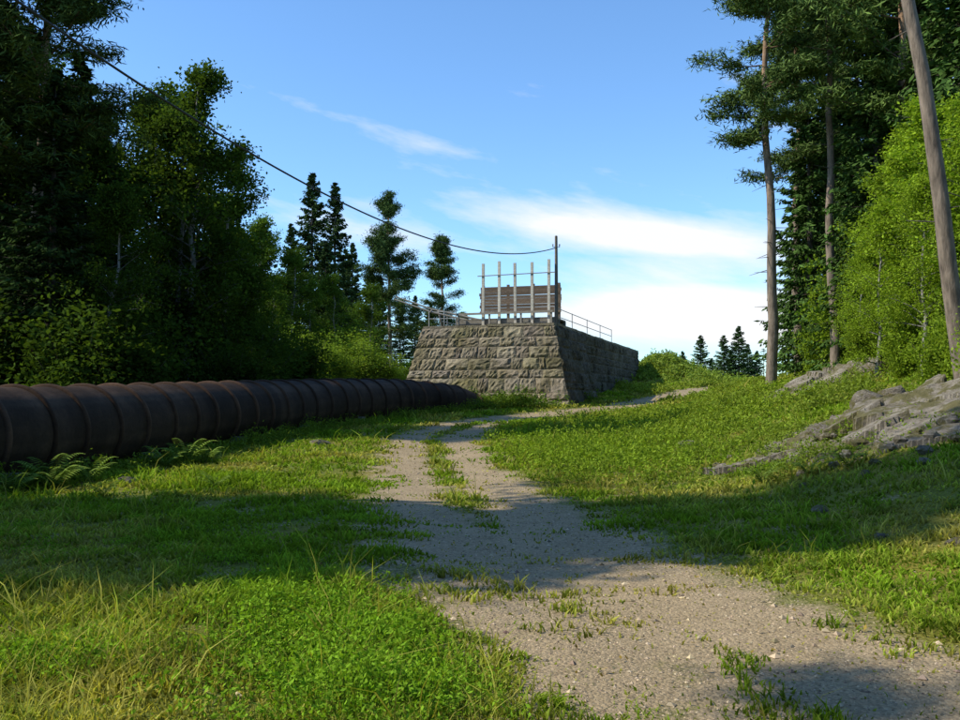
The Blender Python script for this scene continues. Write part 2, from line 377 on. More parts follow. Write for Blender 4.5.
obj('rubble',mb.mesh('rubble',[M_rock]))
# ---------------------------------------------------------------- stone pier
E1=np.array([.951,-.309]);E2=np.array([.309,.951]);P0=np.array([4.,50.]);ZT=5.6
def Lp(u,w,z): q=P0+u*E1+w*E2; return np.array([q[0],q[1],z])
def stone_face(mb,A,B,C_,D,rows,seed,wavg=.85,amp=.07,shade=1.):
    rr=rs(seed);A,B,C_,D=[np.array(q,float) for q in(A,B,C_,D)]
    nrm=np.cross(B-A,D-A);nrm/=np.linalg.norm(nrm);Lb=np.linalg.norm(B-A);Hh=np.linalg.norm(D-A)
    vs=np.linspace(0,1,rows+1);vs[1:-1]+=rr.uniform(-.25,.25,rows-1)/rows
    nu,nv=8,6
    for r in range(rows):
        ue=[0];
        while ue[-1]<1: ue.append(ue[-1]+rr.uniform(.4,1.8)*wavg/Lb)
        ue=np.array(ue)/ue[-1]
        for a,b in zip(ue[:-1],ue[1:]):
            gu=.006/Lb;gv=.004/Hh
            uu=np.linspace(a+gu,b-gu,nu);v2=np.linspace(vs[r]+gv+rr.uniform(0,.02)/Hh,vs[r+1]-gv-rr.uniform(0,.03)/Hh,nv)
            U,W=np.meshgrid(uu,v2)
            U=U+rr.uniform(-1,1,U.shape)*.035/Lb;W=W+rr.uniform(-1,1,W.shape)*.032/Hh
            pt=((1-U)*(1-W))[...,None]*A+(U*(1-W))[...,None]*B+(U*W)[...,None]*C_+((1-U)*W)[...,None]*D
            e=np.minimum(1,np.minimum(np.minimum(np.arange(nu),nu-1-np.arange(nu))[None,:],np.minimum(np.arange(nv),nv-1-np.arange(nv))[:,None]))
            dsp=np.where(e>0,rr.uniform(.2,1)*amp+rr.uniform(-.5,.5,e.shape)*amp*1.3,-.015)
            pt=pt+dsp[...,None]*nrm
            i=np.arange(nv-1)[:,None]*nu+np.arange(nu-1)[None]
            base=shade*np.array([.335,.29,.22])*rr.uniform(.72,1.15)*np.array([1,rr.uniform(.96,1.02),rr.uniform(.88,1.05)])  # last argument scales block colour, painting shade on faces turned from the sun
            mb.add(pt.reshape(-1,3),np.stack([i,i+1,i+1+nu,i+nu],-1).reshape(-1,4),0,base)
UL=-7.6;DW=7.;zb=.3;bt=.235*(ZT-zb)
T={'fr':Lp(0,0,ZT),'fl':Lp(UL,0,ZT),'br':Lp(0,DW,ZT),'bl':Lp(UL,DW,ZT)}
B={'fr':Lp(bt,-bt,zb),'fl':Lp(UL-bt,-bt,zb),'br':Lp(bt,DW,zb),'bl':Lp(UL-bt,DW,zb)}
def box8(mb,b,t,mat,col=(1,1,1)):
    v=list(b)+list(t);f=[[0,3,2,1],[4,5,6,7],[0,1,5,4],[1,2,6,5],[2,3,7,6],[3,0,4,7]];mb.add(v,np.array(f),mat,col)
root=bpy.data.objects.new('stone_dam_pier',None);bpy.context.scene.collection.objects.link(root)
mb=MB()
stone_face(mb,B['fl'],B['fr'],T['fr'],T['fl'],9,5,.9,.065)
stone_face(mb,B['fr'],B['br'],T['br'],T['fr'],9,6,.9,.07,.42)  # right face: shade painted in as darker block colour
stone_face(mb,B['bl'],B['fl'],T['fl'],T['bl'],9,7,.9,.07)
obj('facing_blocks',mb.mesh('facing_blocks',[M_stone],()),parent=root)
mb=MB()
def ins(q,ctr): q=np.array(q);c=np.array([ctr[0],ctr[1],q[2]]);dv=c-q;return q+dv/np.linalg.norm(dv)*.04
ctr=Lp(UL/2,DW/2,0)
box8(mb,[ins(B[k],ctr) for k in('fl','fr','br','bl')],[ins(T[k],ctr)-np.array([0,0,.03]) for k in('fl','fr','br','bl')],0)
obj('core',mb.mesh('core',[M_mortar]),parent=root)
mb=MB();rr=rs(9)
def coping(mb,u0,w0,u1,w1,wid,step=1.1,dk_=1.):
    L_=math.hypot(u1-u0,w1-w0);n=int(L_/step)
    for k in range(n):
        a=k/n+.012/L_;b_=(k+1)/n-.012/L_
        dz=rr.uniform(-.03,.03);p=Lp(u0+(u1-u0)*a,w0+(w1-w0)*a,ZT+.06+dz);q=Lp(u0+(u1-u0)*b_,w0+(w1-w0)*b_,ZT+.06+dz+rr.uniform(-.015,.015))
        beam(mb,p,q,wid+rr.uniform(-.06,.06),.14,0,dk_*np.array([.335,.29,.22])*rr.uniform(.75,1.15))
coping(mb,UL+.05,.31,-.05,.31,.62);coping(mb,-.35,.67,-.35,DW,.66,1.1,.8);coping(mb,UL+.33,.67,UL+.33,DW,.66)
obj('coping_stones',mb.mesh('coping_stones',[M_stone]),parent=root)
mb=MB();box8(mb,[Lp(UL+.72,.7,ZT-.03),Lp(-.72,.7,ZT-.03),Lp(-.72,DW,ZT-.03),Lp(UL+.72,DW,ZT-.03)],[Lp(UL+.72,.7,ZT+.04),Lp(-.72,.7,ZT+.04),Lp(-.72,DW,ZT+.04),Lp(UL+.72,DW,ZT+.04)],0)
obj('top_fill',mb.mesh('top_fill',[M_ground]),parent=root)
wall=bpy.data.objects.new('stone_dam_wall',None);bpy.context.scene.collection.objects.link(wall)
W1=30.
mb=MB();stone_face(mb,Lp(-.02,DW,.6),Lp(-.02,W1,.6),Lp(-.02,W1,ZT),Lp(-.02,DW,ZT),9,15,1.0,.07,.34)  # long wall face points away from the sun, its shade darkens the stone colour
stone_face(mb,Lp(-.02,W1,.6),Lp(-1.6,W1,.6),Lp(-1.6,W1,ZT),Lp(-.02,W1,ZT),9,16,.8)
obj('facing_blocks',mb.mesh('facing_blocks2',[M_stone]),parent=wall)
mb=MB();box8(mb,[Lp(-1.6,DW,.6),Lp(-.05,DW,.6),Lp(-.05,W1-.03,.6),Lp(-1.6,W1-.03,.6)],[Lp(-1.6,DW,ZT-.02),Lp(-.05,DW,ZT-.02),Lp(-.05,W1-.03,ZT-.02),Lp(-1.6,W1-.03,ZT-.02)],0)
obj('core',mb.mesh('core2',[M_mortar]),parent=wall)
mb=MB();coping(mb,-.78,DW+.05,-.78,W1,1.5,1.4,.6);obj('coping_stones',mb.mesh('coping2',[M_stone]),parent=wall)  # wall coping colour darkened along with the shaded face
def railing(name,pts,hgt,zb,mid=True):
    mb=MB();r=.022
    for k,(a,b_) in enumerate(zip(pts[:-1],pts[1:])):
        for hz in((hgt,hgt*.52) if mid else (hgt,)): 
            v,f=tube([Lp(*a,zb+hz),Lp(*b_,zb+hz)],r,6);mb.add(v,f)
    for a in pts:
        v,f=tube([Lp(*a,zb-.04),Lp(*a,zb+hgt+.03)],r*1.2,6);mb.add(v,f)
    obj(name,mb.mesh(name,[M_metal],(0,)))
railing('safety_railing',[(-.3,w_) for w_ in np.arange(1.2,20,4.4)],.95,ZT+.12)
railing('safety_railing',[(UL+.25,w_) for w_ in (.4,3.4,6.4)],.9,ZT+.12)
railing('safety_railing',[(u_,.3) for u_ in (UL+.3,-6.4,-5.7)],.8,ZT+.12)
gate=bpy.data.objects.new('sluice_gate_frame',None);bpy.context.scene.collection.objects.link(gate)
mb=MB();rr=rs(3);pale=np.array([.70,.66,.56])
for k,u_ in enumerate((-4.2,-3.27,-2.35,-1.4,-.47)):
    beam(mb,Lp(u_,.55,ZT+.1),Lp(u_+rr.uniform(-.04,.04),.55,9.1+rr.uniform(-.15,.12)+.05*k),.14,.11,0,pale*rr.uniform(.85,1.1))
obj('lifting_posts',mb.mesh('lifting_posts',[M_wood]),parent=gate)
mb=MB();gr=np.array([.27,.25,.21])
for w_ in(.75,1.7,3.2): beam(mb,Lp(-5.8,w_,ZT+.3),Lp(-.15,w_,ZT+.3),.2,.24,0,gr*rr.uniform(.7,1.2))
for k in range(24):
    u_=-5.7+k*.235;beam(mb,Lp(u_,.66,ZT+.465),Lp(u_,3.4,ZT+.465),.21,.07,0,gr*rr.uniform(.7,1.3))
for u_ in(-5.6,-3.8,-2.,-.3): beam(mb,Lp(u_,.42,ZT+.1),Lp(u_,.42,ZT+.8),.09,.09,0,gr*1.4)
beam(mb,Lp(-5.7,.36,ZT+.75),Lp(-.2,.36,ZT+.78),.05,.11,0,gr*1.3)
beam(mb,Lp(-4.5,.47,8.45),Lp(-.1,.47,8.5),.03,.05,0,pale*.5)
obj('deck',mb.mesh('deck',[M_wood]),parent=gate)
mb=MB();br=np.array([.19,.145,.105])
for k in range(9):
    z_=6.65+k*.175;beam(mb,Lp(-5.15+rr.uniform(-.08,.08),3.0,z_),Lp(-.35+rr.uniform(-.04,.04),3.0,z_+rr.uniform(-.02,.02)),.05,.165,0,br*rr.uniform(.65,1.3))
for u_ in(-5.0,-3.5,-2.,-.5): beam(mb,Lp(u_,3.1,ZT+.5),Lp(u_,3.1,8.25),.14,.14,0,br)
obj('plank_screen',mb.mesh('plank_screen',[M_wood]),parent=gate)
mb=MB()
a=Lp(-5.3,.9,6.1)
for dy,dz in((0,0),(.9,.25)):
    v,f=tube([a+np.array([0.8,dy,dz-.2]),a+np.array([-2,dy+.3,dz+.45]),a+np.array([-4.1,dy+.5,dz+1.2])],[.06,.05,.04],8);mb.add(v,f,0,gr*1.5)
beam(mb,a+np.array([-2.,-.1,.42]),a+np.array([-2.,1.5,.68]),.08,.08,0,gr)
beam(mb,Lp(-6.9,1.4,ZT+.04),a+np.array([-1.6,.6,.55]),.09,.09,0,gr*1.2)
obj('boom_poles',mb.mesh('boom_poles',[M_wood],(0,)),parent=gate)
def pole(nm,x,y,z0,z1,r):
    mb=MB();v,f=tube([(x,y,z0),(x,y,(z0+z1)/2),(x,y,z1)],[r,r*.9,r*.75],12);mb.add(v,f,0,(.21,.185,.15))
    v,f=tube([(x,y,z1),(x,y,z1+.04)],[r*.75,.005],12);mb.add(v,f,0,(.2,.18,.15))
    for s_ in(-1,1):
        v,f=tube([(x,y,z1-.6),(x+s_*.18,y-.02,z1-.6)],[.015,.015],6);mb.add(v,f,0,(.3,.3,.3))
        v,f=tube([(x+s_*.18,y-.02,z1-.62),(x+s_*.18,y-.02,z1-.45)],[.015,.04],8);mb.add(v,f,0,(.3,.3,.3))
    obj(nm,mb.mesh(nm,[M_wood],(0,)))
q=Lp(-.1,.75,0);pole('utility_pole',q[0],q[1],ZT,10.5,.1)
pole('utility_pole',-8.5,14,-.3,9.3,.13)
A=np.array([q[0],q[1]-.1,9.85]);Bp=np.array([-8.5,14,8.7]);s=np.linspace(0,1,60)[:,None]
pts=A*(1-s)+Bp*s;pts[:,2]-=(4*1.95*s*(1-s))[:,0]
mb=MB();v,f=tube(pts,.025,8);mb.add(v,f)
obj('overhead_cable',mb.mesh('overhead_cable',[M_cable],(0,)))
# ---------------------------------------------------------------- pipe
cp=np.array([(-13.5,1,.95),(-11.8,7,.95),(-10.4,12.5,.93),(-9.25,18,.92),(-8.2,25,1.1),(-6.9,32,1.32),(-5.2,38,1.5),(-3.3,42.6,1.55),(-1.3,46,1.35),(-.2,47.6,.85),(.8,49.,.3)])
tt=np.concatenate([[0],np.cumsum(np.linalg.norm(np.diff(cp,axis=0),axis=1))])
def cat(t):
    k=np.clip(np.searchsorted(tt,t)-1,0,len(cp)-2);f=(t-tt[k])/(tt[k+1]-tt[k]);f=f[:,None]
    p0=cp[np.maximum(k-1,0)];p1=cp[k];p2=cp[k+1];p3=cp[np.minimum(k+2,len(cp)-1)]
    return .5*((2*p1)+(-p0+p2)*f+(2*p0-5*p1+4*p2-p3)*f**2+(-p0+3*p1-3*p2+p3)*f**3)
pipe=bpy.data.objects.new('penstock_pipe',None);bpy.context.scene.collection.objects.link(pipe)
t=np.linspace(0,tt[-1],220);pp=cat(t);ns=64;rp=.93
v,f=tube(pp,rp,ns);rr=rs(5)
st=np.repeat(rr.uniform(.75,1.2,ns//2),2)
seg=(t/1.25).astype(int);sc=rr.uniform(.6,1.3,seg.max()+1)[seg]
col=(sc[:,None]*st[None])[...,None]*np.array([1,1,1.]);mb=MB();mb.add(v,f,0,col.reshape(-1,3))
obj('barrel',mb.mesh('barrel',[M_rust],(0,)),parent=pipe)
mb=MB()
for t0 in np.arange(.5,tt[-1]-.3,1.25):
    t1=t0+rr.uniform(-.08,.08);ts=t1+np.array([-.065,-.06,-.035,.035,.06,.065]);p=cat(ts)
    v,f=tube(p,np.array([.0,.04,.06,.06,.04,0])*1.1+rp-.004,48);mb.add(v,f,0,np.array([1.15,1.05,1.])*rr.uniform(.7,1.4))
obj('hoop_bands',mb.mesh('hoop_bands',[M_rust],(0,)),parent=pipe)
mb=MB()
for t0 in np.arange(2,tt[-1]-8,5.):
    c=cat(np.array([t0,t0+.1]));dr=c[1]-c[0];dr/=np.linalg.norm(dr);sd=np.array([-dr[1],dr[0],0])
    g=float(H(c[0][0],c[0][1]))
    beam(mb,np.array([*(c[0]-sd*1.0)[:2],g+.02]),np.array([*(c[0]+sd*1.0)[:2],g+.02]),.4,.4,0,(.25,.24,.2))
obj('saddles',mb.mesh('saddles',[M_stone]),parent=pipe)
# ---------------------------------------------------------------- trees
def limbs(mb,pts,r0,r1,n,col):
    k=len(pts);v,f=tube(pts,np.linspace(r0,r1,k),n);mb.add(v,f,0,col)
def m_birch(seed,Ht=15,rad=3.0,cb=.15,nl=44,ls=.085,per=13,col=(.085,.14,.025),bark=(.33,.31,.27)):
    rr=rs(seed);mb=MB();k=14;t=np.linspace(0,1,k)
    wob=np.cumsum(rr.normal(size=(k,2))*.12,0)*(Ht/15);wob-=wob[0]
    tr=np.concatenate([wob,(t*Ht)[:,None]],1);limbs(mb,tr,Ht*.011,.02,10,bark)
    cs=[];cb_=[]
    for i in range(nl):
        h=cb+(1-cb)*rr.uniform(0,1)**.85*.98;b=np.array([np.interp(h,t,tr[:,j]) for j in range(3)])
        pr=math.sin(min(1,(h-cb)/(1-cb)*1.0+.12)*math.pi*.93)**.6*(1-.35*h)
        Ln=rad*pr*rr.uniform(.65,1.25);az=rr.uniform(0,2*np.pi);el=math.radians(rr.uniform(15,60))
        dv=np.array([math.cos(az)*math.cos(el),math.sin(az)*math.cos(el),math.sin(el)])
        s=np.linspace(0,1,6)[:,None];L_=b+dv*Ln*s+np.array([0,0,-.18*Ln])*s**2+rr.normal(size=(6,3))*.04*s
        limbs(mb,L_,.045*(1-h)+.015,.006,5,np.array(bark)*.6)
        for q in range(7):
            sq=rr.uniform(.3,1);b2=b+dv*Ln*sq;d2=dv+rr.normal(size=3)*.8;d2/=np.linalg.norm(d2)
            l2=Ln*rr.uniform(.15,.42);e2=b2+d2*l2;e2[2]-=.1*l2
            limbs(mb,np.array([b2,(b2+e2)/2,e2]),.01,.004,3,np.array(bark)*.5)
            for m in range(5):
                c=b2+(e2-b2)*rr.uniform(.2,1.15)+rr.normal(size=3)*.12
                cs.append(c[None]+rr.normal(size=(per,3))*np.array([.24,.24,.2]));cb_.append(np.full(per,rr.uniform(.6,1.4)))
    c=np.concatenate(cs);br=np.concatenate(cb_)*rr.uniform(.7,1.3,len(c))
    v,f=leaves(c,ls,rr,.6);mb.add(v,f,1,np.repeat(np.array(col)*br[:,None],4,axis=0));return mb.mesh('birch',[M_bark,M_leaf],(0,))
def m_pine(seed,Ht=20,cb=.5,rad=2.6,nl=46,trunk=.19,lean=0,ls=.13,og=.3,per=24,sp=.2,tp=.65):
    rr=rs(seed);mb=MB();k=16;t=np.linspace(0,1,k)
    wob=np.cumsum(rr.normal(size=(k,2))*.05,0);wob-=wob[0];wob[:,0]+=lean*Ht*t
    tr=np.concatenate([wob,(t*Ht)[:,None]],1)
    v,f=tube(tr,trunk*(1-.8*t),12);tz=np.repeat(t,12)[:,None]
    g=np.clip((tz-og)*2.2,0,1);mb.add(v,f,0,np.array([.24,.19,.145])*(1-g)+np.array([.40,.245,.145])*g)
    for i in range(16):
        h=rr.uniform(.15,cb);b=np.array([np.interp(h,t,tr[:,j]) for j in range(3)]);az=rr.uniform(0,6.3)
        e=b+np.array([math.cos(az),math.sin(az),rr.uniform(-.3,.2)])*rr.uniform(.3,1.1);limbs(mb,np.array([b,(b+e)/2,e]),.02,.006,4,(.14,.12,.1))
    cs=[];bb=[]
    for i in range(nl):
        h=cb+(1-cb)*rr.uniform(0,1)**.8*.98;b=np.array([np.interp(h,t,tr[:,j]) for j in range(3)])
        x_=(h-cb)/(1-cb);Ln=rad*(1-tp*x_)*(.55+.45*min(1,x_*4))*rr.uniform(.6,1.2);az=rr.uniform(0,6.3);el=math.radians(-15+60*x_+rr.uniform(-12,12))
        dv=np.array([math.cos(az)*math.cos(el),math.sin(az)*math.cos(el),math.sin(el)])
        s=np.linspace(0,1,6)[:,None];L_=b+dv*Ln*s+np.array([0,0,.18*Ln])*s**2+rr.normal(size=(6,3))*.05*s
        limbs(mb,L_,.05*(1-h)+.02,.008,5,(.22,.13,.08))
        for q in range(10):
            sq=rr.uniform(.25,1);b2=np.array([np.interp(sq,s[:,0],L_[:,j]) for j in range(3)]);d2=dv+rr.normal(size=3)*.7;d2[2]=abs(d2[2])*.5;d2/=np.linalg.norm(d2)
            e2=b2+d2*Ln*rr.uniform(.1,.32);limbs(mb,np.array([b2,(b2+e2)/2,e2]),.012,.005,3,(.12,.08,.06))
            for m in range(3):
                cs.append((b2+(e2-b2)*rr.uniform(.4,1.1))[None]+rr.normal(size=(per,3))*np.array([sp,sp,sp*.7]));bb.append(np.full(per,rr.uniform(.6,1.4)))
    c=np.concatenate(cs);br=np.concatenate(bb)*rr.uniform(.7,1.3,len(c))
    v,f=leaves(c,ls,rr,.17);mb.add(v,f,1,np.repeat(np.array([.08,.12,.035])*br[:,None],4,axis=0));return mb.mesh('pine',[M_bark,M_needle],(0,))
def m_spruce(seed,Ht=18,rad=2.6,wh=58,cb=.05,per=7,simple_=False):
    rr=rs(seed);mb=MB()
    limbs(mb,np.array([[0,0,0],[0,0,Ht*.5],[0,0,Ht]]),Ht*.011,.015,8,(.12,.095,.075))
    C=[];A_=[];S=[];B_=[]
    for i in range(wh):
        h0=cb+(1-cb)*((i+.5)/wh)**.95;nb=rr.randint(5,8)
        for j in range(nb):
            h=min(h0+rr.uniform(-.6,.6)/wh,.992)
            az=rr.uniform(0,6.3);Ln=rad*(1-h)**.75*rr.uniform(.55,1.2)+.10;el=math.radians(-25+55*h+rr.uniform(-8,8))
            dv=np.array([math.cos(az)*math.cos(el),math.sin(az)*math.cos(el),math.sin(el)]);sd=np.array([-math.sin(az),math.cos(az),0])
            b=np.array([0,0,h*Ht]);
            if not simple_: limbs(mb,np.array([b,b+dv*Ln*.5,b+dv*Ln+np.array([0,0,.12*Ln])]),.022,.006,3,(.1,.08,.06))
            n=int(per*(2+Ln*3));s=rr.uniform(.12,1,n)**.8
            side=rr.uniform(-1,1,n)*.32*Ln*(1.1-s)**.7
            c=b+dv*Ln*s[:,None]+sd*side[:,None]+np.array([0,0,1])*(.12*Ln*s**2-rr.uniform(0,.34,n)*(.4+.2*Ln)-.12*abs(side))[:,None]
            a=dv*.6+sd*np.sign(side)[:,None]*.5+rr.normal(size=(n,3))*.35-np.array([0,0,.55])
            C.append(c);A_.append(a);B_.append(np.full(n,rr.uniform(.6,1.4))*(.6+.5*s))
    c=np.concatenate(C);a=np.concatenate(A_);a/=np.linalg.norm(a,axis=1)[:,None];br=np.concatenate(B_);n=len(c)
    b=np.cross(a,rr.normal(size=(n,3)));b/=np.linalg.norm(b,axis=1)[:,None]
    s=(.16 if not simple_ else .3)*rr.uniform(.6,1.3,n)[:,None];
    v=np.stack([c-a*s,c+b*s*.36,c+a*s,c-b*s*.36],1).reshape(-1,3)
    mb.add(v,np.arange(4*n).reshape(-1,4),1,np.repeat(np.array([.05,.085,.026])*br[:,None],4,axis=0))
    return mb
def m_bush(seed,Ht=2.6,n=900,per=10,ls=.055):
    rr=rs(seed);mb=MB();cs=[]
    for i in range(26):
        az=rr.uniform(0,6.3);e=np.array([math.cos(az)*rr.uniform(.1,1.2),math.sin(az)*rr.uniform(.1,1.2),Ht*rr.uniform(.5,1.05)])
        limbs(mb,np.array([[0,0,0],e*[.4,.4,.5],e]),.018,.004,4,(.12,.1,.07))
        for q in range(n//26):
            s=rr.uniform(.15,1.05);cs.append((e*[s,s,s])[None]+rr.normal(size=3)*.24+rr.normal(size=(per,3))*.11)
    c=np.concatenate(cs);c[:,2]=np.abs(c[:,2]);br=np.repeat(rr.uniform(.65,1.35,len(c)//per),per)
    v,f=leaves(c,ls,rr,.6);mb.add(v,f,1,np.repeat(np.array([.085,.14,.025])*br[:,None],4,axis=0));return mb.mesh('bush',[M_bark,M_leaf],(0,))
BI=[m_birch(31),m_birch(32,15,3.4,.12),m_birch(33,15,2.7,.2,40),m_birch(34,15,3.8,.06,56)]
BN=m_birch(35,11,2.9,.08,36,.06,15)
PI=[m_pine(41),m_pine(42,20,.42,2.9,60),m_pine(43,20,.6,2.3,38)]
PM=[m_pine(47,16,.22,3.1,74,.17,0,.15,.3,18,.22,.85),m_pine(49,16,.18,3.2,72,.17,.01,.15,.3,18,.22,.9)]
SP=[m_spruce(s,18,2.7).mesh('spruce',[M_bark,M_needle],(0,)) for s in(51,52)]
BU=[m_bush(61),m_bush(62)]
TR=rs(99)
def tree(nm,m,x,y,h,base,col=(1,1,1),wide=1,rot=None):
    s=h/base;v=TR.uniform(.85,1.15)
    return obj(nm,m,(x,y,float(H(x,y))-.08),TR.uniform(0,6.3) if rot is None else rot,(s*wide,s*wide,s),color=tuple(np.array(col)*v))
def px(p,d): return (p-480)/940*d
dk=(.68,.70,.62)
# left forest
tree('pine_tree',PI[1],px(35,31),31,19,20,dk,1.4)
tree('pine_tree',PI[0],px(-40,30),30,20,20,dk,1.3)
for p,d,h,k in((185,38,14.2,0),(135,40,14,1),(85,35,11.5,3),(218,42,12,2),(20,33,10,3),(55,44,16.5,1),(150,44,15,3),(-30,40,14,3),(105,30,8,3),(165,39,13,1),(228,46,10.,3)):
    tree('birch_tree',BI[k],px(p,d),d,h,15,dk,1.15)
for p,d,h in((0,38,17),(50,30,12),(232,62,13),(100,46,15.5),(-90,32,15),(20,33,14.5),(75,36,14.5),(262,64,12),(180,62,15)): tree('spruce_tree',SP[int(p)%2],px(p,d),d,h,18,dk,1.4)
for p,d,h in((258,60,11.3),(285,62,9.5),(335,62,7.5),(240,44,8.),(365,68,7.5),(310,64,7.5),(272,57,7)): tree('birch_tree',BI[int(p)%4],px(p,d),d,h,15,(.95,.98,.8),1.2)
tree('spruce_tree',SP[0],px(311,80),80,18,18,(.9,.9,.9),1.3);tree('spruce_tree',SP[1],px(334,84),84,18,18,(.9,.9,.9),1.2);tree('spruce_tree',SP[1],px(290,88),88,15,18,(1,1,1),1.2)
tree('spruce_tree',SP[0],px(352,90),90,13.5,18,(1,1,1),1.2)
tree('pine_tree',PM[0],px(392,76),76,15.5,16,(1,1.05,1.),1.1);tree('pine_tree',PM[1],px(440,88),88,13.6,16,(1,1.05,1.),1.3)
tree('pine_tree',PM[1],px(462,112),112,10,16,(1,1.05,1.),1.3)
for p,d,h in((380,95,11),(415,100,10),(400,85,7),(430,110,11),(345,100,15),(370,110,15),(325,72,11),(455,120,9)): tree('spruce_tree',SP[int(d)%2],px(p,d),d,h,18,(1,1,1),1.4)
for k in range(34):
    p=TR.uniform(-40,330);d=TR.uniform(27,48)
    pipx=np.interp(d,[18,25,32,38,43,50],[-9.2,-8.2,-6.9,-5.2,-3.2,-2.5])
    tree('understory_bush',BU[k%2],min(px(p,d),pipx-3.2-TR.uniform(0,2)),d,TR.uniform(2,4.2),2.6,dk,1.3)
for p,d,h in((285,50,2.2),(310,52,2.8),(338,54,2.),(368,58,2.8),(388,59,2.),(355,60,3.4),(330,62,4.),(395,60,1.6),(408,62,2.),(320,57,2.5)):
    tree('willow_bush',BU[int(p)%2],px(p,d),d,h,2.6,(2.3,2.,1.4),1.3)
# right woods
tree('pine_tree',PI[0],px(771,38),38,19.5,20,(1.2,1.2,1.1),1.25,.6)
tree('pine_tree',PI[2],px(835,37),37,20,20,(1.2,1.2,1.1),1.1,2)
tree('pine_tree',PI[1],px(800,46),46,21,20,(1.1,1.1,1),1.3)
near=m_pine(45,21,.6,2.4,44,.20,-.115,.13,.45)
obj('pine_tree',near,(px(966,20.5),20.5,float(H(px(966,20.5),20.5))-.1),0,1,color=(1,1,1))
for p,d,h,k in((812,44,14,0),(838,50,18,1),(862,46,20,0),(805,56,13,1),(900,40,18,0),(880,36,14,1),(935,38,20,1),(975,32,18,0),(1010,30,17,1),(850,41,10,0),(925,48,22,0)):
    tree('spruce_tree',SP[k],px(p,d),d,h,18,(1.4,1.5,1.15),1.3)
tree('pine_tree',PI[1],px(905,36),36,21,20,(1.2,1.2,1.),1.3)
yg=(2.8,2.45,1.2)
for p,d,h in((878,30,5.6),(925,27,5.8),(992,26,7.5),(1040,24,9),(860,34,4.5)): tree('birch_tree',BN,px(p,d),d,h,11,yg,1.15)
for p,d,h,k in((952,29,8.2,2),(905,33,8.4,0),(930,30,7.6,1),(975,27,8,3)): tree('birch_tree',BI[k],px(p,d),d,h,15,yg,1.35)
for p,d,h in((850,38,4),(870,33,2.2),(940,23,1.7),(975,21,2.2),(905,28,2.2),(985,18,1.6),(820,42,2.5),(890,37,4)): tree('birch_sapling',BU[int(p)%2],px(p,d),d,h,2.6,(2.4,2.1,1.1),1.)
# off-frame trees whose shadows cross the foreground
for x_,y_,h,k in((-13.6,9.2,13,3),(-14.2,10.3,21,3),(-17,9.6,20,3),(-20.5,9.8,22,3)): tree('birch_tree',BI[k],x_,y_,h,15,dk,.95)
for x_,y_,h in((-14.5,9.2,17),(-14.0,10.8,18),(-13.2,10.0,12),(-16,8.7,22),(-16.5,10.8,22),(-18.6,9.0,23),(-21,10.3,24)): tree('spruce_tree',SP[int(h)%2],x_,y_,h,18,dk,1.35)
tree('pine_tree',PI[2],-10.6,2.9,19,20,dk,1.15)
# unseen spruces added behind and beside the viewer to block sky light
for x_,y_,h in((-9,-9,19),(-3,-12,20),(4,-10,18),(10,-7,20),(15,0,19),(16,7,18),(-16,-6,17),(0,-16,22),(8,-14,21),(19,12,18),(20,3,20)): tree('spruce_tree',SP[int(h)%2],x_,y_,h,18,dk,1.8)
# distant right spruces
for p,d,h in((683,150,9),(701,155,12),(724,150,11.5),(739,150,13),(748,160,11),(712,165,9),(675,165,9),(757,150,9),(731,160,10)): tree('spruce_tree',SP[int(p)%2],px(p,d),d,h,18,(1.2,1.3,1.3),1.9)
base=m_spruce(71,14,2.6,14,.05,1,True);bv=np.concatenate(base.v);bc=np.concatenate(base.c)
mb=MB();rr=rs(77)
for k in range(170):
    th=rr.uniform(-.75,.75);d=rr.uniform(230,420);x_=d*math.sin(th);y_=d*math.cos(th);s_=rr.uniform(.7,1.15)
    v=bv*np.array([s_*1.6,s_*1.6,s_])+np.array([x_,y_,float(H(x_,y_))]);off=mb.n
    mb.v.append(v);mb.c.append(bc);mb.f+= [(g+off,mt) for g,mt in base.f];mb.n+=len(v)
obj('distant_forest',mb.mesh('distant_forest',[M_bark,M_grass]))
# ---------------------------------------------------------------- ferns
def m_fern(seed):
    rr=rs(seed);mb=MB()
    for k in range(12):
        az=k/12*6.28+rr.uniform(-.3,.3);L_=rr.uniform(.5,.85);s=np.linspace(0,1,16)
        r=L_*s*.8;zz=L_*(1.45*s-.85*s**2)*rr.uniform(.75,1.25);dv=np.array([math.cos(az),math.sin(az),0]);sd=np.array([-dv[1],dv[0],0])
        p=dv*r[:,None]+np.array([0,0,1])*zz[:,None];v,f=tube(p,.004,3);mb.add(v,f,0,(.12,.16,.04))
        for sg in(-1,1):
            for q in range(2,16):
                l=.15*math.sin((q/16)**.6*math.pi)+.02;a=p[q];t_=a+sd*sg*l+dv*l*.35-np.array([0,0,l*.25])
                mb.add([a-dv*.014,a+dv*.014,(a+t_)/2+dv*.018,t_,(a+t_)/2-dv*.018],np.array([[0,1,2,3,4]]),0,np.array([.22,.32,.06])*rr.uniform(.6,1.3))
    return mb.mesh('fern',[M_leaf])
FE=[m_fern(1),m_fern(2)]
for x_,y_,s_ in((-7.5,16.6,.95),(-7.9,17.2,1.),(-7.3,17.6,.8),(-6.8,21.8,1.05),(-6.5,22.3,.85),(-7.0,21.0,.8),(-4.6,16.4,.5),(-7.9,15.9,.9),(5.2,14.9,.6),(4.6,15.4,.6),(5.7,14.6,.6),(-6.2,15.5,.5)):
    obj('fern',FE[int(y_*10)%2],(x_,y_,float(H(x_,y_))),TR.uniform(0,6),s_,color=(1,1,1))
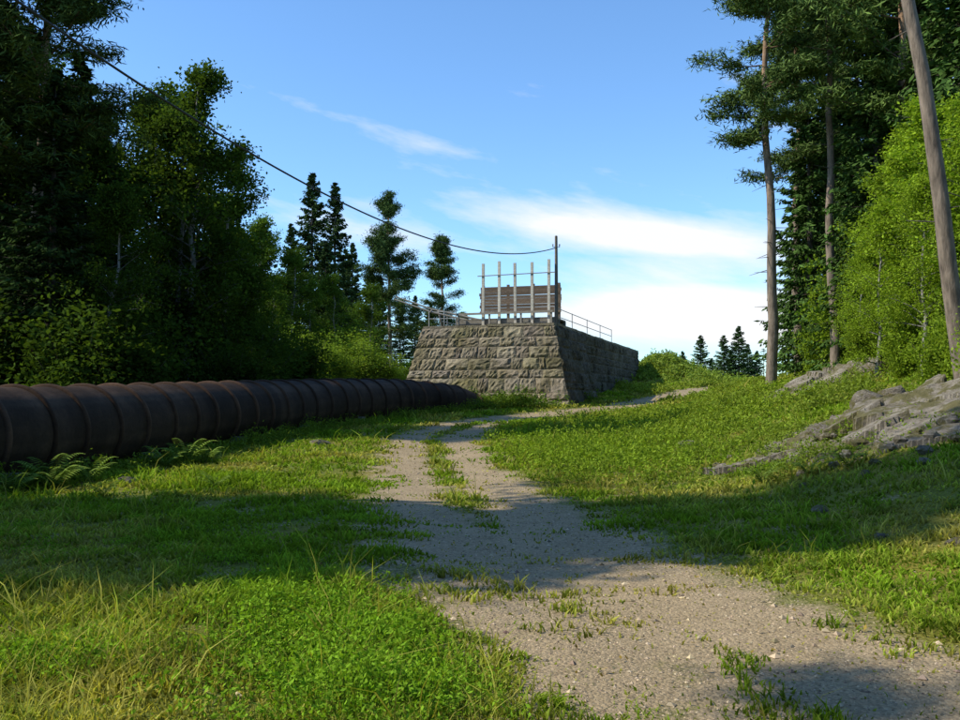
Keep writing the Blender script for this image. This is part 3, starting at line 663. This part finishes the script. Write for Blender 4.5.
# ---------------------------------------------------------------- light
sd=Vector((-.99,-.12,0)).normalized();el=math.radians(42)
to=Vector((sd.x*math.cos(el),sd.y*math.cos(el),math.sin(el)))
ld=bpy.data.lights.new('sun','SUN');ld.energy=5.0;ld.angle=math.radians(.5);ld.color=(1,.93,.78)
lo=bpy.data.objects.new('sun',ld);lo.rotation_euler=to.to_track_quat('Z','Y').to_euler();bpy.context.scene.collection.objects.link(lo)
wd_=bpy.data.worlds.new('World');bpy.context.scene.world=wd_;wd_.use_nodes=True;nt=wd_.node_tree;nt.nodes.clear()
sky=nt.nodes.new('ShaderNodeTexSky');sky.sky_type='NISHITA';sky.sun_disc=False;sky.sun_elevation=el;sky.sun_rotation=math.atan2(to.x,to.y);sky.air_density=1.;sky.dust_density=.2;sky.ozone_density=1.5
tc=nt.nodes.new('ShaderNodeTexCoord').outputs['Generated'];sp=node(nt,'ShaderNodeSeparateXYZ',{'Vector':tc})
az=mth(nt,'ARCTAN2',sp.outputs[0],sp.outputs[1]);ez=sp.outputs[2]
cv=node(nt,'ShaderNodeCombineXYZ',{'X':mth(nt,'MULTIPLY',az,5.),'Y':mth(nt,'MULTIPLY_ADD',az,4.,mth(nt,'MULTIPLY',ez,20.)),'Z':3.3}).outputs[0]
nz=noise(nt,1.,8,cv,.6)
def gm(ca,ce,ra,re,tilt,amp):
    da=mth(nt,'SUBTRACT',az,ca);de=mth(nt,'MULTIPLY_ADD',da,-tilt,mth(nt,'SUBTRACT',ez,ce))
    a=mth(nt,'POWER',mth(nt,'ABSOLUTE',mth(nt,'DIVIDE',da,ra)),2.);b=mth(nt,'POWER',mth(nt,'ABSOLUTE',mth(nt,'DIVIDE',de,re)),2.)
    return mth(nt,'MULTIPLY',mth(nt,'EXPONENT',mth(nt,'MULTIPLY',mth(nt,'ADD',a,b),-1.)),amp)
ms=gm(.15,.172,.19,.024,-.14,1.45)
for g in((.22,.09,.17,.036,0,1.7),(.23,.135,.17,.05,0,.85),(-.09,.275,.13,.012,-.2,.44),(-.12,.18,.22,.05,-.1,.5),(.9,.3,.5,.1,0,.8),(-1.6,.35,.6,.12,0,.8)):
    ms=mth(nt,'MAXIMUM',ms,gm(*g))
cl=mth(nt,'MULTIPLY_ADD',mth(nt,'SUBTRACT',nz,.5),1.8,ms);cl=mth(nt,'MULTIPLY',mth(nt,'SUBTRACT',cl,.3),1.4,clamp=True)
cl=mth(nt,'MULTIPLY',cl,.97)
skyc=mixc(nt,1.,sky.outputs[0],(1.1,1.5,1.85),'MULTIPLY')
c=mixc(nt,cl,skyc,(7.8,7.9,8.1))
bg=node(nt,'ShaderNodeBackground',{'Color':c,'Strength':.13});o=nt.nodes.new('ShaderNodeOutputWorld');nt.links.new(bg.outputs[0],o.inputs[0])
# ---------------------------------------------------------------- camera
cd=bpy.data.cameras.new('camera');cd.lens=35.25;cd.sensor_width=36;cd.clip_end=3000
co=bpy.data.objects.new('camera',cd);co.location=(0,0,1.6);co.rotation_euler=(math.radians(90+2.44),0,0)
bpy.context.scene.collection.objects.link(co);bpy.context.scene.camera=co
bpy.context.scene.view_settings.view_transform='Standard';bpy.context.scene.view_settings.look='None'
